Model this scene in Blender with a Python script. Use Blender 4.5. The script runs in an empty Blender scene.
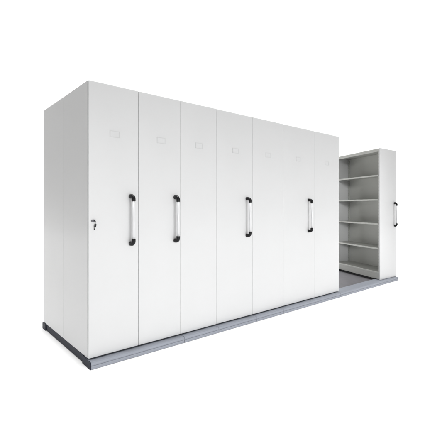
import bpy, bmesh, math
from mathutils import Vector, Matrix
PI = math.pi
S = bpy.context.scene
C = S.collection

# ------------------------------------------------------------------ materials
def mat(name, col, rough=0.45, metal=0.0, var=0.02, scale=6.0, bump=0.0, bscale=400.0, spec=0.5, stretch=None, coat=0, wave=0):
    m = bpy.data.materials.new(name); m.use_nodes = True
    nt = m.node_tree; N = nt.nodes; L = nt.links
    p = N['Principled BSDF']
    tc = N.new('ShaderNodeTexCoord'); mp = N.new('ShaderNodeMapping')
    if stretch: mp.inputs['Scale'].default_value = stretch
    L.new(tc.outputs['Object'], mp.inputs['Vector'])
    nz = N.new('ShaderNodeTexNoise'); nz.inputs['Scale'].default_value = scale; nz.inputs['Detail'].default_value = 4
    L.new(mp.outputs['Vector'], nz.inputs['Vector'])
    r = N.new('ShaderNodeValToRGB')
    r.color_ramp.elements[0].position = 0.3; r.color_ramp.elements[1].position = 0.7
    r.color_ramp.elements[0].color = (*[max(0, c * (1 - var)) for c in col], 1)
    r.color_ramp.elements[1].color = (*[min(1, c * (1 + var)) for c in col], 1)
    L.new(nz.outputs['Fac'], r.inputs['Fac']); L.new(r.outputs['Color'], p.inputs['Base Color'])
    mr = N.new('ShaderNodeMapRange')
    mr.inputs['To Min'].default_value = rough - 0.05; mr.inputs['To Max'].default_value = rough + 0.05
    L.new(nz.outputs['Fac'], mr.inputs['Value']); L.new(mr.outputs['Result'], p.inputs['Roughness'])
    p.inputs['Metallic'].default_value = metal
    p.inputs['Specular IOR Level'].default_value = spec
    if coat: p.inputs['Coat Weight'].default_value = coat; p.inputs['Coat Roughness'].default_value = 0.18
    if bump:
        n2 = N.new('ShaderNodeTexNoise'); n2.inputs['Scale'].default_value = bscale
        L.new(mp.outputs['Vector'], n2.inputs['Vector'])
        b = N.new('ShaderNodeBump'); b.inputs['Strength'].default_value = bump; b.inputs['Distance'].default_value = 0.001
        L.new(n2.outputs['Fac'], b.inputs['Height']); L.new(b.outputs['Normal'], p.inputs['Normal'])
        if wave:                                            # slow waviness of folded sheet steel
            n3 = N.new('ShaderNodeTexNoise'); n3.inputs['Scale'].default_value = 2.2; n3.inputs['Detail'].default_value = 1
            L.new(tc.outputs['Object'], n3.inputs['Vector'])
            b3 = N.new('ShaderNodeBump'); b3.inputs['Strength'].default_value = 1.0; b3.inputs['Distance'].default_value = wave
            L.new(n3.outputs['Fac'], b3.inputs['Height']); L.new(b3.outputs['Normal'], b.inputs['Normal'])
    return m

M_white = mat('white_powder_coat', (0.615, 0.62, 0.625), 0.42, var=0.008, scale=2.5, coat=0.3, wave=0.006, bump=0.06, bscale=350)
M_shelf = mat('pale_grey_powder_coat', (0.455, 0.46, 0.435), 0.45, var=0.015, scale=3, bump=0.06, bscale=350)
M_rail = mat('blue_grey_anodised_metal', (0.275, 0.294, 0.338), 0.42, metal=0.25, var=0.05, scale=5, stretch=(1, 12, 60))
M_navy = mat('dark_navy_plastic', (0.015, 0.018, 0.031), 0.55, var=0.10, scale=12, spec=0.2)
M_deck = mat('dark_grey_deck_plate', (0.140, 0.137, 0.148), 0.5, metal=0.2, var=0.12, scale=9, bump=0.15, bscale=160)
M_black = mat('black_plastic', (0.006, 0.006, 0.007), 0.4, var=0.1, scale=20, spec=0.25)
M_dark = mat('black_steel_chassis', (0.02, 0.02, 0.022), 0.6, var=0.1, scale=10)
M_grip = mat('satin_aluminium', (0.66, 0.665, 0.675), 0.38, metal=0.15, var=0.02, scale=20, stretch=(1, 1, 0.1))
M_clear = mat('label_frame_plastic', (0.55, 0.555, 0.56), 0.3, var=0.01, scale=30)
M_card = mat('blank_label_card', (0.60, 0.605, 0.61), 0.6, var=0.01, scale=30)
M_chrome = mat('lock_metal', (0.11, 0.11, 0.12), 0.35, metal=0.6, var=0.05, scale=40)
M_back = mat('white_studio_sweep', (0.90, 0.90, 0.90), 0.8, var=0.004, scale=1.0, spec=0.2)

def slotted(name):
    """shelf paint with a row of punched dark slots every 50 mm"""
    m = mat(name, (0.455, 0.46, 0.435), 0.45, var=0.015, scale=3)
    nt = m.node_tree; N = nt.nodes; L = nt.links; p = N['Principled BSDF']
    src = p.inputs['Base Color'].links[0].from_socket
    tc = N.new('ShaderNodeTexCoord'); sp = N.new('ShaderNodeSeparateXYZ'); L.new(tc.outputs['Generated'], sp.inputs[0])
    def mth(op, a, b=None, c=None):
        n = N.new('ShaderNodeMath'); n.operation = op
        for i, v in enumerate((a, b, c)):
            if v is None: continue
            if isinstance(v, (int, float)): n.inputs[i].default_value = v
            else: L.new(v, n.inputs[i])
        return n.outputs[0]
    fz = mth('LESS_THAN', mth('FRACT', mth('MULTIPLY', sp.outputs['Z'], 40.0)), 0.36)
    fy = mth('COMPARE', sp.outputs['Y'], 0.5, 0.10)
    k = mth('MULTIPLY', fz, fy)
    mx = N.new('ShaderNodeMix'); mx.data_type = 'RGBA'
    L.new(k, mx.inputs['Factor']); L.new(src, mx.inputs['A']); mx.inputs['B'].default_value = (0.03, 0.03, 0.03, 1)
    L.new(mx.outputs['Result'], p.inputs['Base Color'])
    return m
M_slot = slotted('slotted_upright_paint')

# ------------------------------------------------------------------ mesh helpers
def add_box(bm, x0, x1, y0, y1, z0, z1, bev=0.0, seg=2):
    r = bmesh.ops.create_cube(bm, size=1.0)
    vs = r['verts']
    for v in vs:
        v.co = Vector(((x0 + x1) / 2 + v.co.x * (x1 - x0), (y0 + y1) / 2 + v.co.y * (y1 - y0), (z0 + z1) / 2 + v.co.z * (z1 - z0)))
    if bev:
        es = list({e for v in vs for e in v.link_edges})
        bmesh.ops.bevel(bm, geom=es, offset=bev, segments=seg, profile=0.5, affect='EDGES')

def add_prism(bm, prof, x0, x1, taper=None):
    """profile in (y, z), extruded along x; taper(x, y) shifts y"""
    f = taper or (lambda x, y: y)
    a = [bm.verts.new((x0, f(x0, y), z)) for y, z in prof]
    b = [bm.verts.new((x1, f(x1, y), z)) for y, z in prof]
    n = len(prof)
    for i in range(n):
        bm.faces.new((a[i], a[(i + 1) % n], b[(i + 1) % n], b[i]))
    bm.faces.new(list(reversed(a))); bm.faces.new(b)
    bmesh.ops.recalc_face_normals(bm, faces=bm.faces[:])

def add_tube(bm, pts, radii, n=16, cap=True):
    rings = []
    pts = [Vector(p) for p in pts]
    if not isinstance(radii, (list, tuple)): radii = [radii] * len(pts)
    for i, p in enumerate(pts):
        d = (pts[min(i + 1, len(pts) - 1)] - pts[max(i - 1, 0)]).normalized()
        ax = Vector((1, 0, 0)) if abs(d.x) < 0.9 else Vector((0, 1, 0))
        e1 = ax.cross(d).normalized(); e2 = d.cross(e1).normalized()
        rings.append([bm.verts.new(p + radii[i] * (math.cos(2 * PI * k / n) * e1 + math.sin(2 * PI * k / n) * e2)) for k in range(n)])
    for a, b in zip(rings, rings[1:]):
        for k in range(n):
            f = bm.faces.new((a[k], a[(k + 1) % n], b[(k + 1) % n], b[k])); f.smooth = True
    if cap:
        bm.faces.new(list(reversed(rings[0]))); bm.faces.new(rings[-1])
    bmesh.ops.recalc_face_normals(bm, faces=bm.faces[:])

def obj(name, bm, m, parent=None, warp=None):
    if warp:
        for v in bm.verts: v.co = Vector(warp(v.co))
    me = bpy.data.meshes.new(name); bm.to_mesh(me); bm.free()
    me.materials.append(m)
    o = bpy.data.objects.new(name, me); C.objects.link(o)
    if parent: o.parent = parent
    return o

def box_obj(name, dims, m, parent, bev=0.0, seg=2, warp=None):
    bm = bmesh.new(); add_box(bm, *dims, bev, seg)
    return obj(name, bm, m, parent, warp)

# ------------------------------------------------------------------ camera and the run of the units
CAM_Z = 1.2655
F = 365.5 / 425.0
cam = bpy.data.cameras.new('camera'); co = bpy.data.objects.new('camera', cam); C.objects.link(co)
co.location = (0, 0, CAM_Z); co.rotation_euler = (PI / 2, 0, 0)
cam.sensor_width = 36; cam.lens = 36 * F; cam.shift_y = -5.5 / 425
cam.clip_start = 0.05; cam.clip_end = 200
S.camera = co

ANG = math.atan2(0.6438, 0.7652)              # heading of the run of units
O = Vector((-0.9766, 2.879, 0))              # foot of the near corner
U = Vector((math.cos(ANG), math.sin(ANG), 0)); V = Vector((-math.sin(ANG), math.cos(ANG), 0))
DEPTH = 1.220
Z0, Z1 = 0.0675, 2.268

def thing(name, label, cat, loc, rz, group=None):
    o = bpy.data.objects.new(name, None); C.objects.link(o)
    o.empty_display_size = 0.2
    o.location = loc; o.rotation_euler = (0, 0, rz)
    o['label'] = label; o['category'] = cat
    if group: o['group'] = group
    return o

# ------------------------------------------------------------------ parts shared by the units
def make_handle(parent, x, ztop, zbot, y=0.0, warp=None):
    """pull handle standing out from the panel at local x"""
    out = 0.052; r = 0.0128; R = 0.028
    bm = bmesh.new(); add_tube(bm, [(x, y - out, zbot + 0.052), (x, y - out, ztop - 0.052)], r, 20)
    h = obj('handle', bm, M_grip, parent, warp)
    for zt, sg in ((ztop, -1), (zbot, 1)):
        rr = 0.0172
        zc = zt + sg * rr                                   # axis of the stub that meets the panel
        pts = [(x, y - 0.002, zc), (x, y - out + R, zc)]
        for k in range(1, 9):
            a = k / 8 * PI / 2
            pts.append((x, y - out + R - R * math.sin(a), zc + sg * R * (1 - math.cos(a))))
        pts.append((x, y - out, zc + sg * (R + 0.014)))
        bm = bmesh.new(); add_tube(bm, pts, [0.0190, 0.0178] + [rr] * 8 + [rr], 20)
        obj('handle_elbow', bm, M_black, h, warp)
    return h

def make_card(parent, xc, zc, y=0.0):
    w, h, t = 0.090, 0.056, 0.007
    bm = bmesh.new()
    for a in ((xc - w/2, xc + w/2, y - 0.0028, y, zc + h/2 - t, zc + h/2), (xc - w/2, xc + w/2, y - 0.0028, y, zc - h/2, zc - h/2 + t),
              (xc - w/2, xc - w/2 + t, y - 0.0025, y, zc - h/2 + t, zc + h/2 - t), (xc + w/2 - t, xc + w/2, y - 0.0025, y, zc - h/2 + t, zc + h/2 - t)):
        add_box(bm, *a)
    f = obj('card_holder', bm, M_clear, parent)
    box_obj('card', (xc - w/2 + t, xc + w/2 - t, y - 0.0015, y - 0.0004, zc - h/2 + t, zc + h/2 - t), M_card, f)
    return f

HT, HB = CAM_Z + 0.108, CAM_Z - 0.329

def make_unit(label, s0, panels, handle_s, cards, gap=0.0018):
    """panels: list of (start, end) along the run"""
    loc = O + U * s0
    t = thing('mobile_shelving_unit', label, 'shelving unit', loc, ANG, 'mobile shelving units on the floor track')
    L = panels[-1][1] - s0
    y1 = DEPTH
    box_obj('cabinet_body', (gap/2 + 0.004, L - gap/2 - 0.004, 0.0225, y1 - 0.002, Z0 + 0.004, Z1 - 0.003), M_white, t, 0.003, 2)
    box_obj('chassis', (0.03, L - 0.02, 0.035, y1 - 0.04, 0.030, Z0 + 0.003), M_dark, t)
    for i, (a, b) in enumerate(panels):
        xa = a - s0 + (gap/2 if i == 0 else 0.0003); xb = b - s0 - (gap/2 if i == len(panels) - 1 else 0.0003)
        p = box_obj('front_panel', (xa, xb, 0.0, 0.022, Z0, Z1), M_white, t, 0.006 if i == 0 else 0.004, 6)
        for c in cards:
            if a < c < b: make_card(p, c - s0, CAM_Z + 0.601)
    if handle_s is not None: make_handle(t, handle_s - s0, HT, HB)
    return t

SE = [0.0, 0.441, 0.884, 1.332, 1.863, 2.395, 3.045, 3.637]
u1 = make_unit('white single-width unit at the near end with a lock and key on its front', SE[0], [(SE[0], SE[1])], 0.365, [0.221], 0.0018)
# plain side of the near unit: two sheets with folded front edge
y_mid = 0.60
box_obj('side_panel', (-0.0005, 0.0048, 0.0235, y_mid, Z0 + 0.001, Z1 - 0.0005), M_white, u1, 0.0015, 2)
box_obj('side_panel', (-0.0005, 0.0048, y_mid + 0.0012, DEPTH, Z0 + 0.001, Z1 - 0.0005), M_white, u1, 0.0015, 2)
# lock with its key
lx, lz = 0.043, CAM_Z - 0.109
bm = bmesh.new(); add_tube(bm, [(lx, 0.001, lz), (lx, -0.009, lz), (lx, -0.011, lz)], [0.0095, 0.0095, 0.008], 24)
add_box(bm, lx - 0.021, lx + 0.011, -0.005, -0.0005, lz - 0.010, lz + 0.008, 0.002)
lock = obj('lock', bm, M_chrome, u1)
bm = bmesh.new()                                            # key blade and bow, with its twin hanging from the ring
add_box(bm, lx - 0.0012, lx + 0.0012, -0.022, -0.0105, lz - 0.004, lz + 0.004)
add_tube(bm, [(lx, -0.0215, lz + 0.003), (lx + 0.007, -0.023, lz - 0.008), (lx + 0.009, -0.021, lz - 0.018), (lx + 0.009, -0.015, lz - 0.030)], 0.0016, 8)
n0 = len(bm.verts)
add_box(bm, -0.0075, 0.0075, -0.0015, 0.0015, -0.020, 0.004, 0.0012)
add_box(bm, -0.0035, 0.0035, -0.0012, 0.0012, -0.042, -0.0202, 0.0008)
bm.verts.ensure_lookup_table()
rot = Matrix.Rotation(math.radians(13), 4, 'Y')
for v in bm.verts[n0:]:
    v.co = rot @ v.co + Vector((lx + 0.009, -0.0135, lz - 0.031))
obj('key', bm, M_black, lock)

make_unit('white double-width unit next to the locked near-end unit', SE[1], [(SE[1], SE[2]), (SE[2], SE[3])], 0.820, [0.669, 1.105])
make_unit('white double-width unit in the middle, between two other closed double-width units', SE[3], [(SE[3], SE[4]), (SE[4], SE[5])], 1.768, [1.601, 2.122])
make_unit('white double-width unit beside the open aisle, last of the closed row', SE[5], [(SE[5], SE[6]), (SE[6], SE[7])], 2.905, [2.690, 3.328])

# ------------------------------------------------------------------ the open end unit beyond the aisle
A2 = math.radians(90 - 52.4)
OC = Vector((2.759, 6.02, 0))
e = thing('mobile_shelving_unit', 'white open-sided unit with bare shelves standing alone across the aisle', 'shelving unit', OC, A2, 'mobile shelving units on the floor track')
EZ0, EZ1 = 0.0600, 2.2385
EW, ED = 0.545, 1.21
SK = lambda c: (c[0] + 0.3823 * 0.9341 * c[1], 0.9341 * c[1], c[2])
SK0 = SK
T = 0.036                                                   # end panel thickness
box_obj('front_panel', (0, EW, 0, T, EZ0, EZ1), M_white, e, 0.0045, 3, SK)
box_obj('rear_panel', (0, EW, ED - T, ED, EZ0, EZ1), M_white, e, 0.0045, 3, SK)
XB = 0.418
box_obj('back_panel', (XB, XB + 0.02, T + 0.001, ED - T - 0.001, EZ0 + 0.02, EZ1 - 0.021), M_shelf, e, 0, 1, SK)
box_obj('outer_back_panel', (EW - 0.022, EW - 0.003, T + 0.001, ED - T - 0.001, EZ0 + 0.02, EZ1 - 0.021), M_white, e, 0, 1, SK)
bm = bmesh.new()
add_box(bm, 0.004, EW - 0.004, T + 0.001, ED - T - 0.001, EZ1 - 0.020, EZ1 - 0.002, 0.002)
add_box(bm, 0.006, 0.022, T + 0.001, ED - T - 0.001, EZ1 - 0.050, EZ1 - 0.0205, 0.002)
obj('top_panel', bm, M_shelf, e, SK)
# plinth and bottom shelf
bm = bmesh.new()
add_box(bm, 0.006, XB - 0.001, T + 0.001, ED - T - 0.001, EZ0 + 0.095, EZ0 + 0.125, 0.003)
add_box(bm, 0.012, 0.030, T + 0.001, ED - T - 0.001, EZ0 + 0.006, EZ0 + 0.0945, 0.002)
obj('plinth', bm, M_shelf, e, SK)
box_obj('chassis', (0.05, EW - 0.03, 0.06, ED - 0.05, 0.030, EZ0 + 0.03), M_dark, e, 0, 1, SK)
# uprights with punched slots
def upright(y0, y1, x0, x1):
    bm = bmesh.new()
    add_box(bm, x0, x1, y0, y1, EZ0 + 0.126, EZ1 - 0.0525)
    obj('upright', bm, M_slot, e, SK)
upright(ED - T - 0.042, ED - T - 0.002, XB - 0.016, XB - 0.001)
upright(T + 0.002, T + 0.042, XB - 0.016, XB - 0.001)
upright(ED - T - 0.016, ED - T - 0.001, 0.014, 0.052)
upright(T + 0.001, T + 0.016, 0.014, 0.052)
upright(0.262, 0.300, XB - 0.012, XB - 0.001)
# the shelves, each with folded front lip and clips
Zs = [CAM_Z + (207 - y) * 6.055 / 365.5 for y in (174.5, 199.0, 223.4, 248.1)]
for zt in Zs:
    bm = bmesh.new()
    add_box(bm, 0.012, XB - 0.018, T + 0.018, ED - T - 0.018, zt - 0.007, zt, 0.002)
    add_box(bm, 0.010, 0.026, T + 0.018, ED - T - 0.018, zt - 0.024, zt - 0.0075, 0.003, 3)
    sh = obj('shelf', bm, M_shelf, e, SK)
    for yy in (0.281,):
        bm = bmesh.new(); add_box(bm, XB - 0.030, XB - 0.0135, yy - 0.016, yy + 0.016, zt - 0.045, zt - 0.008, 0.002)
        obj('shelf_clip', bm, M_chrome, sh, SK)
make_handle(e, 0.487, CAM_Z + 0.083, CAM_Z - 0.340, 0.0, SK)

# ------------------------------------------------------------------ floor track
tr = thing('floor_track', 'blue-grey metal floor track with dark deck carrying all the shelving units', 'floor track', O, ANG)
LT = 5.41
RZ = 0.0575
tap = lambda x, y: y - (0.058 + 0.008 * max(0, x) / LT) if y < 0.02 else y
# front rail in lengths butted together; profile in (depth, height)
prof = [(0.0, 0.002), (0.0, 0.026), (0.004, 0.029), (0.004, 0.031), (0.001, 0.034), (0.001, 0.051), (0.006, RZ), (0.112, RZ), (0.112, 0.002)]
cuts = [-0.0032, 0.884, 1.310, 1.860, 2.325, 3.575, LT - 0.0045]
for a, b in zip(cuts, cuts[1:]):
    bm = bmesh.new(); add_prism(bm, prof, a + 0.002, b - 0.002, tap)
    obj('front_rail', bm, M_rail, tr)
# end caps of the front rail
def cap_profile(a0):
    return [(0.004, 0.0), (-0.001, 0.006), (-0.001, 0.048), (0.007, RZ + 0.001), (0.058, RZ + 0.001), (0.066, 0.0655 if a0 else RZ + 0.001), (0.113, 0.0655 if a0 else RZ + 0.001), (0.113, 0.0)]
for a, b in ((-0.008, -0.0032), (LT - 0.0045, LT + 0.004)):
    bm = bmesh.new(); add_prism(bm, cap_profile(a < 0), a, b, tap); obj('end_cap', bm, M_navy if a < 0 else M_rail, tr)
# rear rail and its caps
rprof = [(DEPTH - 0.09, 0.002), (DEPTH - 0.09, RZ), (DEPTH + 0.006, RZ), (DEPTH + 0.012, 0.046), (DEPTH + 0.012, 0.002)]
bm = bmesh.new(); add_prism(bm, rprof, 0.004, LT); obj('rear_rail', bm, M_rail, tr)
cprof = [(DEPTH - 0.092, 0.0), (DEPTH - 0.092, 0.0655), (DEPTH + 0.003, 0.0655), (DEPTH + 0.0105, 0.060), (DEPTH + 0.0135, 0.050), (DEPTH + 0.0135, 0.010), (DEPTH + 0.010, 0.003), (DEPTH + 0.004, 0.0)]
bm = bmesh.new(); add_prism(bm, cprof, -0.008, 0.0035); obj('end_cap', bm, M_navy, tr)
bm = bmesh.new(); add_prism(bm, cprof, LT + 0.0005, LT + 0.009); obj('end_cap', bm, M_rail, tr)
# side beams between the rails, and the deck
for a, b in ((0.002, 0.040), (LT - 0.040, LT - 0.010)):
    bm = bmesh.new()
    add_box(bm, a, b, 0.1145, DEPTH - 0.0935, 0.0, 0.0655 if a < 1 else RZ, 0.004, 3)
    obj('side_beam', bm, M_navy, tr)
box_obj('deck', (0.042, LT - 0.042, 0.1135, DEPTH - 0.0915, 0.0, 0.028), M_deck, tr, 0.002)

# ------------------------------------------------------------------ white studio sweep: floor curving up into the wall
bm = bmesh.new()
prof = [(-3.0, 0.0)]
YW, R = 13.0, 3.5
prof.append((YW - R, 0.0))
for k in range(1, 25):
    a = k / 24 * PI / 2
    prof.append((YW - R + R * math.sin(a), R - R * math.cos(a)))
prof.append((YW, 13.0))
x0, x1 = -17, 19
va = [bm.verts.new((x0, y, z)) for y, z in prof]; vb = [bm.verts.new((x1, y, z)) for y, z in prof]
for i in range(len(prof) - 1):
    f = bm.faces.new((va[i], vb[i], vb[i + 1], va[i + 1])); f.smooth = True
sw = obj('floor', bm, M_back)
sw['kind'] = 'structure'

# ------------------------------------------------------------------ front lamp and added fill lights
def area(name, loc, direction, size, size_y, power, spread=180, col=(1, 1, 1)):
    l = bpy.data.lights.new(name, 'AREA'); l.shape = 'RECTANGLE'; l.size = size; l.size_y = size_y
    l.energy = power; l.spread = math.radians(spread); l.color = col
    o = bpy.data.objects.new(name, l); C.objects.link(o)
    o.location = loc; o.rotation_euler = Vector(direction).to_track_quat('-Z', 'Y').to_euler()
    return o
tgt = Vector((1.0, 7.5, 0))
area('overhead_fill', tgt + Vector((0, 0, 14)), (0, 0, -1), 28, 28, 2520, 10)  # added downlight that lifts the floor to pure white
EL = math.radians(6)
d = V * math.cos(EL) - Vector((0, 0, 1)) * math.sin(EL)
area('front_softbox', O + U * 2.2 + Vector((0, 0, 0.75)) - d * 6.0, d, 6.8, 3.3, 43, 42)
# added narrow fill that brightens the aisle and the open unit
lp = Vector((1.95, -0.5, 2.0))
area('aisle_fill', lp, Vector((2.56, 7.2, 1.1)) - lp, 0.6, 1.9, 1.8, 9)
# added fill that whitens the sweep wall, from overhead behind the units
area('wall_fill', (1, 9.0, 10.5), (0, 0.55, -0.83), 28, 2.5, 690, 110)

W = bpy.data.worlds.new('World'); S.world = W; W.use_nodes = True
bg = W.node_tree.nodes['Background']
bg.inputs['Color'].default_value = (1.0, 0.985, 0.965, 1); bg.inputs['Strength'].default_value = 0.38

S.view_settings.view_transform = 'Standard'; S.view_settings.look = 'None'
S.view_settings.exposure = 0; S.view_settings.gamma = 1
S.render.engine = 'CYCLES'
S.cycles.max_bounces = 8; S.cycles.diffuse_bounces = 5
S.cycles.use_denoising = True
